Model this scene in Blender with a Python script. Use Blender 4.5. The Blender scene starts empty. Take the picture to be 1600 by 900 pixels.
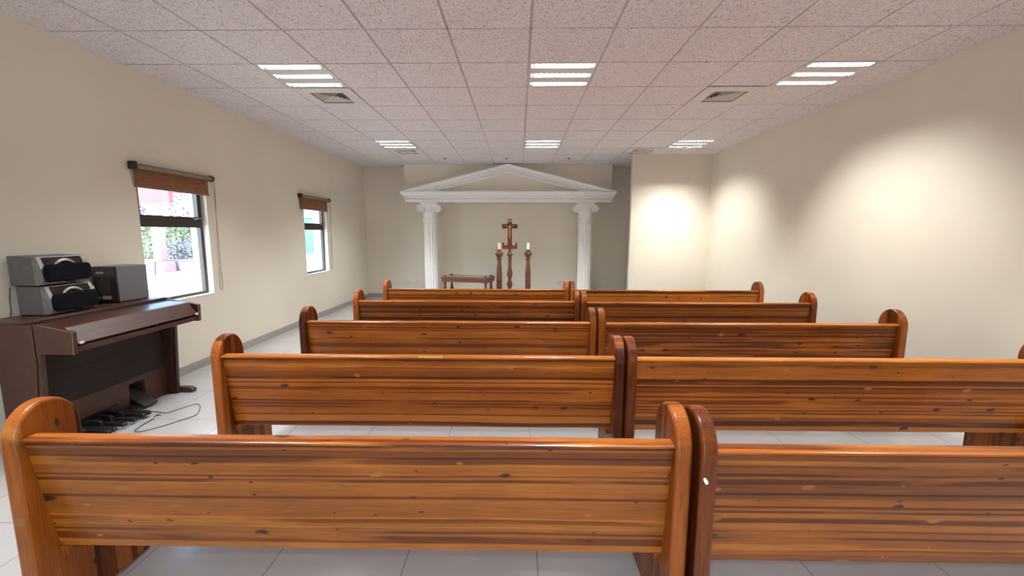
import bpy, bmesh, math, random
from mathutils import Vector, Matrix
random.seed(7)
sc = bpy.context.scene
COL = sc.collection
PI = math.pi
R = math.radians

# ------------------------------------------------------------------ camera
CAMZ = 1.48
pitch, yaw, roll = 0.1300895, -0.0157588, 0.0016784
cp, sp, cy, sy, cr, sr = math.cos(pitch), math.sin(pitch), math.cos(yaw), math.sin(yaw), math.cos(roll), math.sin(roll)
fwd = Vector((sy*cp, cy*cp, -sp)); rt = Vector((cy, -sy, 0)); up = rt.cross(fwd)
rt2 = rt*cr + up*sr; up2 = -rt*sr + up*cr
cam_d = bpy.data.cameras.new('camera'); cam = bpy.data.objects.new('camera', cam_d); COL.objects.link(cam)
M = Matrix((rt2, up2, -fwd)).transposed().to_4x4(); M.translation = Vector((0, 0, CAMZ))
cam.matrix_world = M
cam_d.sensor_width = 36; cam_d.lens = 648.3/1600*36; cam_d.clip_start = .05; cam_d.clip_end = 300
sc.camera = cam

# ------------------------------------------------------------------ world, sun, exposure
w = bpy.data.worlds.new('sky'); sc.world = w; w.use_nodes = True
nt = w.node_tree; bg = nt.nodes['Background']
sky = nt.nodes.new('ShaderNodeTexSky'); sky.sky_type = 'NISHITA'
sky.sun_elevation = R(58); sky.sun_rotation = R(200); sky.sun_disc = False; sky.sun_intensity = 1
nt.links.new(sky.outputs[0], bg.inputs[0]); bg.inputs[1].default_value = 1.5
sun_d = bpy.data.lights.new('sun', 'SUN'); sun = bpy.data.objects.new('sun', sun_d); COL.objects.link(sun)
sun.rotation_euler = Vector((0.12, 0.5, -0.86)).to_track_quat('-Z', 'Y').to_euler()
sun_d.energy = 12; sun_d.angle = R(.6); sun_d.color = (1, .96, .9)
TUBE_W = 30                # watts of every fluorescent strip
sc.view_settings.view_transform = 'Standard'; sc.view_settings.look = 'None'
sc.view_settings.exposure = 0.64; sc.view_settings.gamma = 1; sc.view_settings.use_curve_mapping = False
try:
    sc.cycles.max_bounces = 9; sc.cycles.diffuse_bounces = 6; sc.cycles.glossy_bounces = 4; sc.cycles.transparent_max_bounces = 12
    sc.cycles.sample_clamp_indirect = 6; sc.cycles.caustics_reflective = False; sc.cycles.caustics_refractive = False
    sc.cycles.use_denoising = True; sc.cycles.use_light_tree = True
except Exception: pass

# ------------------------------------------------------------------ materials
class NB:
    def __init__(s, name):
        s.m = bpy.data.materials.new(name); s.m.use_nodes = True; s.t = s.m.node_tree
        s.b = s.t.nodes['Principled BSDF']; s.out = s.t.nodes['Material Output']
    def n(s, typ, **kw):
        x = s.t.nodes.new(typ)
        for k, v in kw.items():
            if k.startswith('i_'):
                key = k[2:]; key = int(key) if key.isdigit() else key
                x.inputs[key].default_value = v
            else: setattr(x, k, v)
        return x
    def l(s, a, b): s.t.links.new(a, b)
    def math(s, op, a, b=None, c=None):
        x = s.n('ShaderNodeMath', operation=op)
        for i, v in enumerate((a, b, c)):
            if v is None: continue
            if isinstance(v, (int, float)): x.inputs[i].default_value = v
            else: s.l(v, x.inputs[i])
        return x.outputs[0]
    def ramp(s, fac, stops, interp='LINEAR'):
        x = s.n('ShaderNodeValToRGB'); x.color_ramp.interpolation = interp
        e = x.color_ramp.elements
        while len(e) < len(stops): e.new(.5)
        for k, (p, c) in enumerate(stops):
            e[k].position = p; e[k].color = tuple(c) + (1,) if len(c) == 3 else c
        s.l(fac, x.inputs[0]); return x.outputs[0]
    def mix(s, fac, a, b, mode='MIX'):
        x = s.n('ShaderNodeMix', data_type='RGBA', blend_type=mode)
        for i, v in ((0, fac), (6, a), (7, b)):
            if isinstance(v, (int, float)): x.inputs[i].default_value = v
            elif isinstance(v, tuple): x.inputs[i].default_value = v + (1,)
            else: s.l(v, x.inputs[i])
        return x.outputs[2]
    def bump(s, h, strength=.3, dist=.01):
        x = s.n('ShaderNodeBump'); x.inputs['Strength'].default_value = strength; x.inputs['Distance'].default_value = dist
        s.l(h, x.inputs['Height']); s.l(x.outputs[0], s.b.inputs['Normal'])

def plain(name, col, rough=.5, metal=0, noise=.06, nscale=20, bump=0, coat=0, emis=None, spec=.5):
    b = NB(name)
    tc = b.n('ShaderNodeTexCoord')
    nz = b.n('ShaderNodeTexNoise'); nz.inputs['Scale'].default_value = nscale; nz.inputs['Detail'].default_value = 4
    b.l(tc.outputs['Object'], nz.inputs['Vector'])
    lo = tuple(c*(1-noise) for c in col); hi = tuple(min(1, c*(1+noise)) for c in col)
    b.l(b.ramp(nz.outputs[0], [(.3, lo), (.7, hi)]), b.b.inputs['Base Color'])
    b.b.inputs['Roughness'].default_value = rough; b.b.inputs['Metallic'].default_value = metal
    b.b.inputs['Coat Weight'].default_value = coat; b.b.inputs['Specular IOR Level'].default_value = spec
    if bump: b.bump(nz.outputs[0], bump, .003)
    if emis: b.b.inputs['Emission Color'].default_value = emis[0] + (1,); b.b.inputs['Emission Strength'].default_value = emis[1]
    return b.m

def pew_wood(name, strip='z', grain='x', scale=24, dark=1.0, tint=(1, 1, 1), seed=0):
    """laminated knotty pine: strips of random tone, grain lines, dark knots, varnish"""
    b = NB(name)
    tc = b.n('ShaderNodeTexCoord'); oi = b.n('ShaderNodeObjectInfo')
    sp_ = b.n('ShaderNodeSeparateXYZ'); b.l(tc.outputs['Object'], sp_.inputs[0])
    ax = {'x': sp_.outputs[0], 'y': sp_.outputs[1], 'z': sp_.outputs[2]}
    other = [k for k in 'xyz' if k not in (strip, grain)][0]
    off = b.math('MULTIPLY', oi.outputs['Random'], 37.0)
    S = b.math('ADD', ax[strip], off); G = b.math('ADD', ax[grain], off)
    O = ax[other]
    def vec(x, y, z=0.0):
        c = b.n('ShaderNodeCombineXYZ')
        for i, v in enumerate((x, y, z)):
            if isinstance(v, (int, float)): c.inputs[i].default_value = v
            else: b.l(v, c.inputs[i])
        return c.outputs[0]
    # slow waviness of the strip borders
    wv = b.n('ShaderNodeTexNoise'); wv.inputs['Scale'].default_value = 1; wv.inputs['Detail'].default_value = 1
    b.l(vec(b.math('MULTIPLY', G, .9), b.math('MULTIPLY', S, 3.0), seed), wv.inputs['Vector'])
    Sw = b.math('ADD', S, b.math('MULTIPLY', wv.outputs[0], .022))
    v1 = b.n('ShaderNodeTexVoronoi', voronoi_dimensions='1D', feature='F1'); v1.inputs['Scale'].default_value = scale
    b.l(Sw, v1.inputs['W'])
    sep = b.n('ShaderNodeSeparateColor'); b.l(v1.outputs['Color'], sep.inputs[0])
    # finer lines inside
    v2 = b.n('ShaderNodeTexVoronoi', voronoi_dimensions='1D', feature='F1'); v2.inputs['Scale'].default_value = scale*2.6
    b.l(b.math('ADD', Sw, 5.3), v2.inputs['W'])
    sep2 = b.n('ShaderNodeSeparateColor'); b.l(v2.outputs['Color'], sep2.inputs[0])
    lt = (.50*tint[0], .180*tint[1], .020*tint[2]); md = (.36*tint[0], .108*tint[1], .010*tint[2]); dk = (.085*tint[0], .019*tint[1], .005*tint[2])
    dk = tuple(c*dark for c in dk)
    mid2 = tuple(.5*a+.5*c for a, c in zip(md, dk))
    base = b.ramp(sep.outputs[0], [(0, lt), (.28, md), (.5, lt), (.64, md), (.74, mid2), (.88, mid2), (1, lt)], 'LINEAR')
    fine = b.ramp(sep2.outputs[0], [(0, (1, 1, 1)), (.66, (.92, .9, .88)), (.72, (.34, .23, .2)), (1, (.48, .36, .3))])
    # fade of fine dark lines along the grain
    fd = b.n('ShaderNodeTexNoise'); fd.inputs['Scale'].default_value = 1; fd.inputs['Detail'].default_value = 2
    b.l(vec(b.math('MULTIPLY', G, 1.3), b.math('MULTIPLY', Sw, 14.0), 3.3), fd.inputs['Vector'])
    fdm = b.ramp(fd.outputs[0], [(.34, (0, 0, 0)), (.46, (1, 1, 1))])
    c1 = b.mix(fdm, base, b.mix(1.0, base, fine, 'MULTIPLY'))
    # grain
    gr = b.n('ShaderNodeTexNoise'); gr.inputs['Scale'].default_value = 1; gr.inputs['Detail'].default_value = 5; gr.inputs['Roughness'].default_value = .62
    b.l(vec(b.math('MULTIPLY', G, 5.0), b.math('MULTIPLY', Sw, 210.0), b.math('MULTIPLY', O, 60.0)), gr.inputs['Vector'])
    gm = b.ramp(gr.outputs[0], [(.34, (.62, .55, .5)), (.5, (1, 1, 1)), (.7, (1.16, 1.12, 1.05))])
    c2 = b.mix(.85, c1, gm, 'MULTIPLY')
    # blotches
    bl = b.n('ShaderNodeTexNoise'); bl.inputs['Scale'].default_value = 1; bl.inputs['Detail'].default_value = 2
    b.l(vec(b.math('MULTIPLY', G, 2.2), b.math('MULTIPLY', S, 7.0), O), bl.inputs['Vector'])
    c3 = b.mix(.7, c2, b.ramp(bl.outputs[0], [(.3, (.74, .68, .66)), (.7, (1.12, 1.1, 1.06))]), 'MULTIPLY')
    # knots
    kw = b.n('ShaderNodeTexNoise'); kw.inputs['Scale'].default_value = 22; kw.inputs['Detail'].default_value = 4; b.l(tc.outputs['Object'], kw.inputs['Vector'])
    kv = b.n('ShaderNodeTexVoronoi', voronoi_dimensions='2D', feature='F1'); kv.inputs['Scale'].default_value = 1
    b.l(vec(b.math('ADD', b.math('MULTIPLY', G, 6.5), b.math('MULTIPLY', kw.outputs[0], .38)), b.math('ADD', b.math('MULTIPLY', Sw, 15.0), b.math('MULTIPLY', kw.outputs[0], .38))), kv.inputs['Vector'])
    ks = b.n('ShaderNodeSeparateColor'); b.l(kv.outputs['Color'], ks.inputs[0])
    sel = b.math('GREATER_THAN', ks.outputs[0], .66)
    rad = b.math('MULTIPLY_ADD', b.math('POWER', ks.outputs[1], 2.0), .17, .06)
    inside = b.math('SUBTRACT', 1.0, b.math('SMOOTH_MIN', b.math('DIVIDE', kv.outputs['Distance'], rad), 1.0, .12))
    km = b.n('ShaderNodeClamp'); b.l(b.math('MULTIPLY', b.math('MULTIPLY', inside, 2.2), sel), km.inputs[0])
    kcol = b.ramp(ks.outputs[2], [(0, (.045, .016, .008)), (.68, (.075, .024, .010)), (.74, (.32, .11, .022)), (1, (.40, .16, .035))])
    c4 = b.mix(km.outputs[0], c3, kcol)
    b.l(c4, b.b.inputs['Base Color'])
    b.b.inputs['Roughness'].default_value = .42; b.b.inputs['Specular IOR Level'].default_value = .25
    b.b.inputs['Coat Weight'].default_value = .22; b.b.inputs['Coat Roughness'].default_value = .12
    b.bump(gr.outputs[0], .12, .001)
    return b.m

def turned_wood(name, col=(.135, .037, .015)):
    b = NB(name)
    tc = b.n('ShaderNodeTexCoord'); mp = b.n('ShaderNodeMapping'); mp.inputs['Scale'].default_value = (60, 60, 4)
    b.l(tc.outputs['Object'], mp.inputs[0])
    nz = b.n('ShaderNodeTexNoise'); nz.inputs['Scale'].default_value = 1; nz.inputs['Detail'].default_value = 4; b.l(mp.outputs[0], nz.inputs['Vector'])
    b.l(b.ramp(nz.outputs[0], [(.3, tuple(c*.65 for c in col)), (.7, tuple(c*1.25 for c in col))]), b.b.inputs['Base Color'])
    b.b.inputs['Roughness'].default_value = .38; b.b.inputs['Coat Weight'].default_value = .12
    return b.m

def veneer(name, col, rough=.45, coat=.15, sx=2, sz=60):
    b = NB(name)
    tc = b.n('ShaderNodeTexCoord'); mp = b.n('ShaderNodeMapping'); mp.inputs['Scale'].default_value = (sz, sx, sz)
    b.l(tc.outputs['Object'], mp.inputs[0])
    nz = b.n('ShaderNodeTexNoise'); nz.inputs['Scale'].default_value = 1; nz.inputs['Detail'].default_value = 5; b.l(mp.outputs[0], nz.inputs['Vector'])
    n2 = b.n('ShaderNodeTexNoise'); n2.inputs['Scale'].default_value = 5; n2.inputs['Detail'].default_value = 5; b.l(tc.outputs['Object'], n2.inputs['Vector'])
    c = b.ramp(nz.outputs[0], [(.3, tuple(k*.72 for k in col)), (.7, tuple(k*1.25 for k in col))])
    c = b.mix(.5, c, b.ramp(n2.outputs[0], [(.35, (.8, .8, .8)), (.75, (1.3, 1.25, 1.2))]), 'MULTIPLY')
    b.l(c, b.b.inputs['Base Color']); b.b.inputs['Roughness'].default_value = rough; b.b.inputs['Coat Weight'].default_value = coat
    b.bump(nz.outputs[0], .08, .001)
    return b.m

def wall_paint(name, col):
    b = NB(name)
    tc = b.n('ShaderNodeTexCoord')
    n1 = b.n('ShaderNodeTexNoise'); n1.inputs['Scale'].default_value = 260; n1.inputs['Detail'].default_value = 3
    n2 = b.n('ShaderNodeTexNoise'); n2.inputs['Scale'].default_value = 1.1; n2.inputs['Detail'].default_value = 3
    for n_ in (n1, n2): b.l(tc.outputs['Object'], n_.inputs['Vector'])
    c = b.ramp(n2.outputs[0], [(.3, tuple(k*.96 for k in col)), (.7, tuple(k*1.03 for k in col))])
    b.l(c, b.b.inputs['Base Color']); b.b.inputs['Roughness'].default_value = .62; b.b.inputs['Specular IOR Level'].default_value = .3
    b.bump(n1.outputs[0], .25, .0015)
    return b.m

def tile_ceiling():
    b = NB('fissured_ceiling_tile')
    tc = b.n('ShaderNodeTexCoord')
    n1 = b.n('ShaderNodeTexNoise'); n1.inputs['Scale'].default_value = 60; n1.inputs['Detail'].default_value = 2.5; n1.inputs['Distortion'].default_value = 1.6
    n2 = b.n('ShaderNodeTexNoise'); n2.inputs['Scale'].default_value = 190; n2.inputs['Detail'].default_value = 3
    for n_ in (n1, n2): b.l(tc.outputs['Object'], n_.inputs['Vector'])
    pit = b.ramp(n1.outputs[0], [(.38, (1, 1, 1)), (.44, (0, 0, 0))])
    sm = b.ramp(n2.outputs[0], [(.34, (1, 1, 1)), (.42, (0, 0, 0))])
    c = b.mix(b.math('MULTIPLY', pit, .8), (.82, .78, .79), (.40, .35, .35))
    c = b.mix(b.math('MULTIPLY', sm, .35), c, (.5, .42, .41))
    b.l(c, b.b.inputs['Base Color']); b.b.inputs['Roughness'].default_value = .9; b.b.inputs['Specular IOR Level'].default_value = .1
    b.bump(b.math('MULTIPLY', pit, -1.0), .6, .004)
    return b.m

def floor_mat():
    b = NB('polished_floor_tile')
    tc = b.n('ShaderNodeTexCoord'); mp = b.n('ShaderNodeMapping'); mp.inputs['Location'].default_value = (-.09, -.12, 0)
    b.l(tc.outputs['Object'], mp.inputs[0])
    br = b.n('ShaderNodeTexBrick'); br.offset = 0; br.inputs['Scale'].default_value = 1
    br.inputs['Brick Width'].default_value = .6; br.inputs['Row Height'].default_value = .6; br.inputs['Mortar Size'].default_value = .0022; br.inputs['Mortar Smooth'].default_value = .1
    br.inputs['Color1'].default_value = (.44, .435, .44, 1); br.inputs['Color2'].default_value = (.42, .415, .42, 1); br.inputs['Mortar'].default_value = (.20, .18, .17, 1)
    b.l(mp.outputs[0], br.inputs['Vector'])
    nz = b.n('ShaderNodeTexNoise'); nz.inputs['Scale'].default_value = 3; nz.inputs['Detail'].default_value = 6; b.l(tc.outputs['Object'], nz.inputs['Vector'])
    b.l(b.mix(.6, br.outputs[0], b.ramp(nz.outputs[0], [(.3, (.93, .93, .93)), (.7, (1.04, 1.03, 1.03))]), 'MULTIPLY'), b.b.inputs['Base Color'])
    b.b.inputs['Roughness'].default_value = .14; b.b.inputs['Specular IOR Level'].default_value = .55
    return b.m

def glass_mat():
    b = NB('window_glass')
    tr = b.n('ShaderNodeBsdfTransparent'); tr.inputs[0].default_value = (.95, .98, .97, 1)
    gl = b.n('ShaderNodeBsdfGlossy'); gl.inputs['Roughness'].default_value = .02
    lw = b.n('ShaderNodeLayerWeight'); lw.inputs[0].default_value = .5
    mx = b.n('ShaderNodeMixShader'); b.l(b.math('MULTIPLY_ADD', b.math('POWER', lw.outputs['Facing'], 5.0), .6, .04), mx.inputs[0]); b.l(tr.outputs[0], mx.inputs[1]); b.l(gl.outputs[0], mx.inputs[2])
    b.l(mx.outputs[0], b.out.inputs[0]); return b.m

def foliage(name, c1, c2):
    b = NB(name)
    oi = b.n('ShaderNodeTexCoord'); nz = b.n('ShaderNodeTexNoise'); nz.inputs['Scale'].default_value = 9
    b.l(oi.outputs['Object'], nz.inputs['Vector']); b.l(b.ramp(nz.outputs[0], [(.35, c1), (.65, c2)]), b.b.inputs['Base Color'])
    b.b.inputs['Roughness'].default_value = .5; return b.m

def woven(name, c1, c2):
    b = NB(name)
    tc = b.n('ShaderNodeTexCoord'); mp = b.n('ShaderNodeMapping'); mp.inputs['Scale'].default_value = (1, 12, 420)
    b.l(tc.outputs['Object'], mp.inputs[0]); nz = b.n('ShaderNodeTexNoise'); nz.inputs['Scale'].default_value = 1; nz.inputs['Detail'].default_value = 3
    b.l(mp.outputs[0], nz.inputs['Vector']); c = b.ramp(nz.outputs[0], [(.35, c1), (.65, c2)])
    b.l(c, b.b.inputs['Base Color']); b.b.inputs['Roughness'].default_value = .8
    # daylight glows through the weave
    tl = b.n('ShaderNodeBsdfTranslucent'); b.l(c, tl.inputs[0])
    mx = b.n('ShaderNodeMixShader'); mx.inputs[0].default_value = .3; b.l(b.b.outputs[0], mx.inputs[1]); b.l(tl.outputs[0], mx.inputs[2])
    b.l(mx.outputs[0], b.out.inputs[0]); return b.m

WALL = wall_paint('beige_wall_paint', (.755, .70, .60))
CEIL = tile_ceiling(); FLOOR = floor_mat(); GLASS = glass_mat()
BASEB = plain('grey_tile_baseboard', (.36, .33, .31), .3, noise=.08, nscale=30)
BAR = plain('ceiling_bar_paint', (.55, .49, .48), .5, noise=.02)
WHITE = plain('white_enamel', (.70, .66, .62), .4, noise=.02)
ALU = plain('polished_aluminium', (.50, .52, .56), .3, metal=1, noise=.02)
PEWZ = pew_wood('pine_backboard', 'z', 'x', 36, tint=(.93, .88, .9))
PEWRAIL = pew_wood('pine_rail', 'y', 'x', 18, tint=(1.05, 1.0, .95))
PEWEND = pew_wood('pine_end_panel', 'y', 'z', 13, tint=(.76, .62, .68))
PEWSEAT = pew_wood('pine_seat', 'y', 'x', 14)
TURN = turned_wood('turned_red_wood'); CROSSW = plain('matt_red_wood', (.15, .035, .014), .6, noise=.25, nscale=30, spec=.25); TURN2 = turned_wood('table_wood', (.165, .055, .026))
PLASTER = plain('white_plaster', (.90, .88, .86), .5, noise=.03, nscale=40)
ORG = veneer('organ_veneer', (.055, .018, .011)); ORGD = veneer('organ_dark_front', (.030, .018, .013), .8, 0)
ORGR = veneer('organ_lower_panel', (.075, .023, .012)); BLACK = plain('black_plastic', (.012, .011, .012), .38)
EDGE = plain('worn_wood_edge', (.35, .19, .11), .6)
CLOTH = plain('black_speaker_cloth', (.008, .008, .010), .95, noise=.4, nscale=300, spec=.1)
SILV = plain('silver_plastic', (.52, .52, .54), .3, metal=.35, noise=.03); GREYM = plain('grey_cabinet', (.115, .11, .11), .5, noise=.12, nscale=60)
GREYL = plain('grey_front_band', (.19, .175, .165), .5, noise=.15, nscale=25)
GREYBOX = plain('grey_painted_case', (.15, .15, .16), .45, noise=.1, nscale=70)
DARKGLOSS = plain('dark_gloss_panel', (.02, .012, .012), .15)
FRAME = plain('dark_bronze_aluminium', (.028, .020, .017), .4, noise=.1)
BLIND = woven('woven_blind', (.20, .085, .035), (.40, .20, .10)); TUBEM = plain('blind_roller', (.24, .18, .13), .6)
BRK = plain('dark_bracket', (.03, .022, .02), .4); CHAIN = plain('blind_chain', (.22, .15, .11), .5)
CANDLE = plain('white_candle_wax', (.80, .80, .74), .35, noise=.02); GOLD = plain('gold_figure', (.62, .36, .12), .35, metal=.6)
PLAQ = plain('plaque', (.62, .45, .33), .5); SLATE = plain('grey_slate_inset', (.17, .165, .15), .25); KNOB = plain('dark_knob', (.03, .012, .01), .3)
OUTL = plain('white_socket_plate', (.75, .72, .68), .4, noise=.02); CORD = plain('dark_cord', (.045, .035, .035), .5)
TUBEE = plain('fluorescent_tube', (.9, .95, 1), .4, noise=0, emis=((.86, .93, 1.0), 4))
MATTEB = plain('dark_duct', (.015, .012, .012), .9)

# ------------------------------------------------------------------ mesh helpers
def link(name, bm, mat, parent=None, smooth=False, bev=0, seg=2, angle=40):
    bmesh.ops.recalc_face_normals(bm, faces=bm.faces)
    me = bpy.data.meshes.new(name); bm.to_mesh(me); bm.free()
    o = bpy.data.objects.new(name, me); COL.objects.link(o)
    mats = mat if isinstance(mat, (list, tuple)) else [mat]
    for m_ in mats: me.materials.append(m_)
    if bev:
        md = o.modifiers.new('bevel', 'BEVEL'); md.width = bev; md.segments = seg; md.limit_method = 'ANGLE'; md.angle_limit = R(35)
        smooth = True
    if smooth:
        for p in me.polygons: p.use_smooth = True
        try: me.set_sharp_from_angle(angle=R(angle))
        except Exception: pass
    if parent: o.parent = parent
    return o
def new(): return bmesh.new()
def box(bm, x0, x1, y0, y1, z0, z1, mi=0):
    vs = [bm.verts.new(p) for p in ((x0,y0,z0),(x1,y0,z0),(x1,y1,z0),(x0,y1,z0),(x0,y0,z1),(x1,y0,z1),(x1,y1,z1),(x0,y1,z1))]
    for f in ((0,3,2,1),(4,5,6,7),(0,1,5,4),(1,2,6,5),(2,3,7,6),(3,0,4,7)):
        fc = bm.faces.new([vs[i] for i in f]); fc.material_index = mi
    return bm
def B(*a): return box(new(), *a)
def prism(bm, pts, axis, a, b, mi=0):
    """extrude 2-D polygon pts along axis from a to b; pts are the two other axes in xyz order"""
    def P(p, t):
        return {'x': (t, p[0], p[1]), 'y': (p[0], t, p[1]), 'z': (p[0], p[1], t)}[axis]
    va = [bm.verts.new(P(p, a)) for p in pts]; vb = [bm.verts.new(P(p, b)) for p in pts]
    n = len(pts)
    fs = [bm.faces.new(va), bm.faces.new(list(reversed(vb)))]
    for i in range(n): fs.append(bm.faces.new((va[i], vb[i], vb[(i+1) % n], va[(i+1) % n])))
    for f in fs: f.material_index = mi
    return bm
def lathe(bm, prof, c=(0, 0, 0), seg=24, sy=1.0):
    rings = []
    for r, z in prof:
        rings.append([bm.verts.new((c[0]+r*math.cos(2*PI*k/seg), c[1]+sy*r*math.sin(2*PI*k/seg), c[2]+z)) for k in range(seg)])
    for a, b in zip(rings, rings[1:]):
        for k in range(seg): bm.faces.new((a[k], a[(k+1) % seg], b[(k+1) % seg], b[k]))
    bm.faces.new(list(reversed(rings[0]))); bm.faces.new(rings[-1])
    return bm
def tube(bm, pts, r, seg=8, closed=False):
    pts = [Vector(p) for p in pts]; n = len(pts); rings = []
    nrm = None
    for i, p in enumerate(pts):
        t = (pts[(i+1) % n]-pts[i-1]) if (closed or 0 < i < n-1) else (pts[1]-pts[0] if i == 0 else pts[-1]-pts[-2])
        t.normalize()
        if nrm is None: nrm = t.orthogonal().normalized()
        nrm = (nrm - t*nrm.dot(t)).normalized(); bn = t.cross(nrm)
        rr = r[i] if isinstance(r, (list, tuple)) else r
        rings.append([bm.verts.new(p + nrm*rr*math.cos(2*PI*k/seg) + bn*rr*math.sin(2*PI*k/seg)) for k in range(seg)])
    pr = list(zip(rings, rings[1:])) + ([(rings[-1], rings[0])] if closed else [])
    for a, b in pr:
        for k in range(seg): bm.faces.new((a[k], a[(k+1) % seg], b[(k+1) % seg], b[k]))
    if not closed: bm.faces.new(list(reversed(rings[0]))); bm.faces.new(rings[-1])
    return bm
def smoothpath(pts, n=6):
    out = []; P = [Vector(p) for p in pts]
    for i in range(len(P)-1):
        p0, p1, p2, p3 = P[max(0, i-1)], P[i], P[i+1], P[min(len(P)-1, i+2)]
        for k in range(n):
            t = k/n; out.append(.5*((2*p1)+(p2-p0)*t+(2*p0-5*p1+4*p2-p3)*t*t+(3*p1-p0-3*p2+p3)*t**3))
    out.append(P[-1]); return out
def tag(o, label, cat, group=None):
    o['label'] = label; o['category'] = cat
    if group: o['group'] = group
    return o
def thing(name, label, cat, loc=(0, 0, 0), rz=0, group=None):
    o = bpy.data.objects.new(name, None); COL.objects.link(o); o.location = loc; o.rotation_euler = (0, 0, rz)
    o.empty_display_size = .05
    return tag(o, label, cat, group)
def struct(name, bm, mat, parent=None, **kw):
    o = link(name, bm, mat, parent, **kw)
    if not parent: o['kind'] = 'structure'
    return o

# ------------------------------------------------------------------ room
XL, XR, YB, YF, H = -3.53, 3.63, 9.65, -2.6, CAMZ+1.485
XRET, YRET = 2.14, 8.07
W1 = (3.86, 4.715); W2 = (6.86, 7.66); ZS, ZT = .79, 2.03
WT = .14
struct('floor', B(XL-.0, XR, YF, YB, -.06, 0), FLOOR)
bm = new()
ys = [YF, W1[0], W1[1], W2[0], W2[1], YB]
for k, (a, b) in enumerate(zip(ys, ys[1:])):
    if k in (1, 3):
        box(bm, XL-WT, XL, a, b, -.06, ZS); box(bm, XL-WT, XL, a, b, ZT, H+.15)
    else: box(bm, XL-WT, XL, a, b, -.06, H+.15)
struct('wall_left', bm, WALL)
struct('wall_right', B(XR, XR+.12, YF, YB, -.06, H+.15), WALL)
struct('wall_back', B(XL-WT, XR+.12, YB, YB+.12, -.06, H+.15), WALL)
struct('wall_return', B(XRET, XR, YRET, YRET+.1, 0, H+.1), WALL)
# entrance wall behind the viewpoint; unseen glazed double door added to bring in daylight
DX0, DX1, DZ = -.75, .75, 2.2
bm = new(); box(bm, XL-WT, DX0, YF-.12, YF, -.06, H+.15); box(bm, DX1, XR+.12, YF-.12, YF, -.06, H+.15); box(bm, DX0, DX1, YF-.12, YF, DZ, H+.15); box(bm, DX0, DX1, YF-.12, YF, -.06, 0)
struct('wall_front', bm, WALL)
bm = new()
for a, b_ in ((DX0, DX0+.06), (-.04, .04), (DX1-.06, DX1)): box(bm, a, b_, YF-.09, YF-.03, 0, DZ)
for a, b_ in ((DX0+.06, -.04), (.04, DX1-.06)): box(bm, a, b_, YF-.09, YF-.03, 0, .09); box(bm, a, b_, YF-.09, YF-.03, DZ-.06, DZ)
d_ = struct('added_door_1', bm, FRAME)
for a, b_ in ((DX0+.06, -.04), (.04, DX1-.06)): link('added_door_pane', B(a, b_, YF-.062, YF-.056, .09, DZ-.06), GLASS, d_)
for a in (-.1, .1): link('added_door_handle', tube(new(), [(a, YF-.03, .9), (a, YF+.02, .92), (a, YF+.02, 1.25), (a, YF-.03, 1.27)], .012, 8), ALU, d_)
struct('wall_header', B(-2.50, 2.015, 9.241, YB, CAMZ+.675, H+.05), WALL)
struct('baseboard_left', B(XL, XL+.012, YF, YB, 0, .085), BASEB)
struct('baseboard_back', B(XL+.012, XR, YB-.012, YB, 0, .085), BASEB)
struct('baseboard_right', B(XR-.012, XR, YF, YRET, 0, .085), BASEB)
struct('baseboard_return', B(XRET, XR-.012, YRET-.012, YRET, 0, .085), BASEB)

# ceiling: lay-in tiles with shallow grooves
GX, GY, S = .0841, 3.2479, .61
lights = [(-4, 1), (0, 1), (4, 1), (-4, 6), (0, 6), (4, 6), (-4, -4), (0, -4), (4, -4)]
vents = [(-4, 2), (3, 2), (-4, 7), (3, 7)]
hole = set(lights) | set(vents)
xs = [(XL, GX-5*S, -6)] + [(GX+i*S, GX+(i+1)*S, i) for i in range(-5, 5)] + [(GX+5*S, XR, 5)]
yl = [(YF, GY-9*S, -10)] + [(GY+j*S, GY+(j+1)*S, j) for j in range(-9, 10)] + [(GY+10*S, YB, 10)]
bm = new(); g = .0085
for (a, b, i) in xs:
    for (c, d, j) in yl:
        if (i, j) in hole: continue
        b_ = b; d_ = d
        box(bm, a+(g if a > XL else 0), b_-(g if b < XR else 0), c+g, d_-g, H, H+.016)
struct('ceiling', bm, CEIL)
bm = new()
for i in range(-5, 6): box(bm, GX+i*S-.012, GX+i*S+.012, YF, YB, H+.0075, H+.013)
for j in range(-9, 11):
    if GY+j*S < YB: box(bm, XL, XR, GY+j*S-.012, GY+j*S+.012, H+.0075, H+.0125)
struct('trim_1', bm, BAR)
struct('ceiling_slab', B(XL-WT, XR+.12, YF-.12, YB+.12, H+.15, H+.2), MATTEB)

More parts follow.
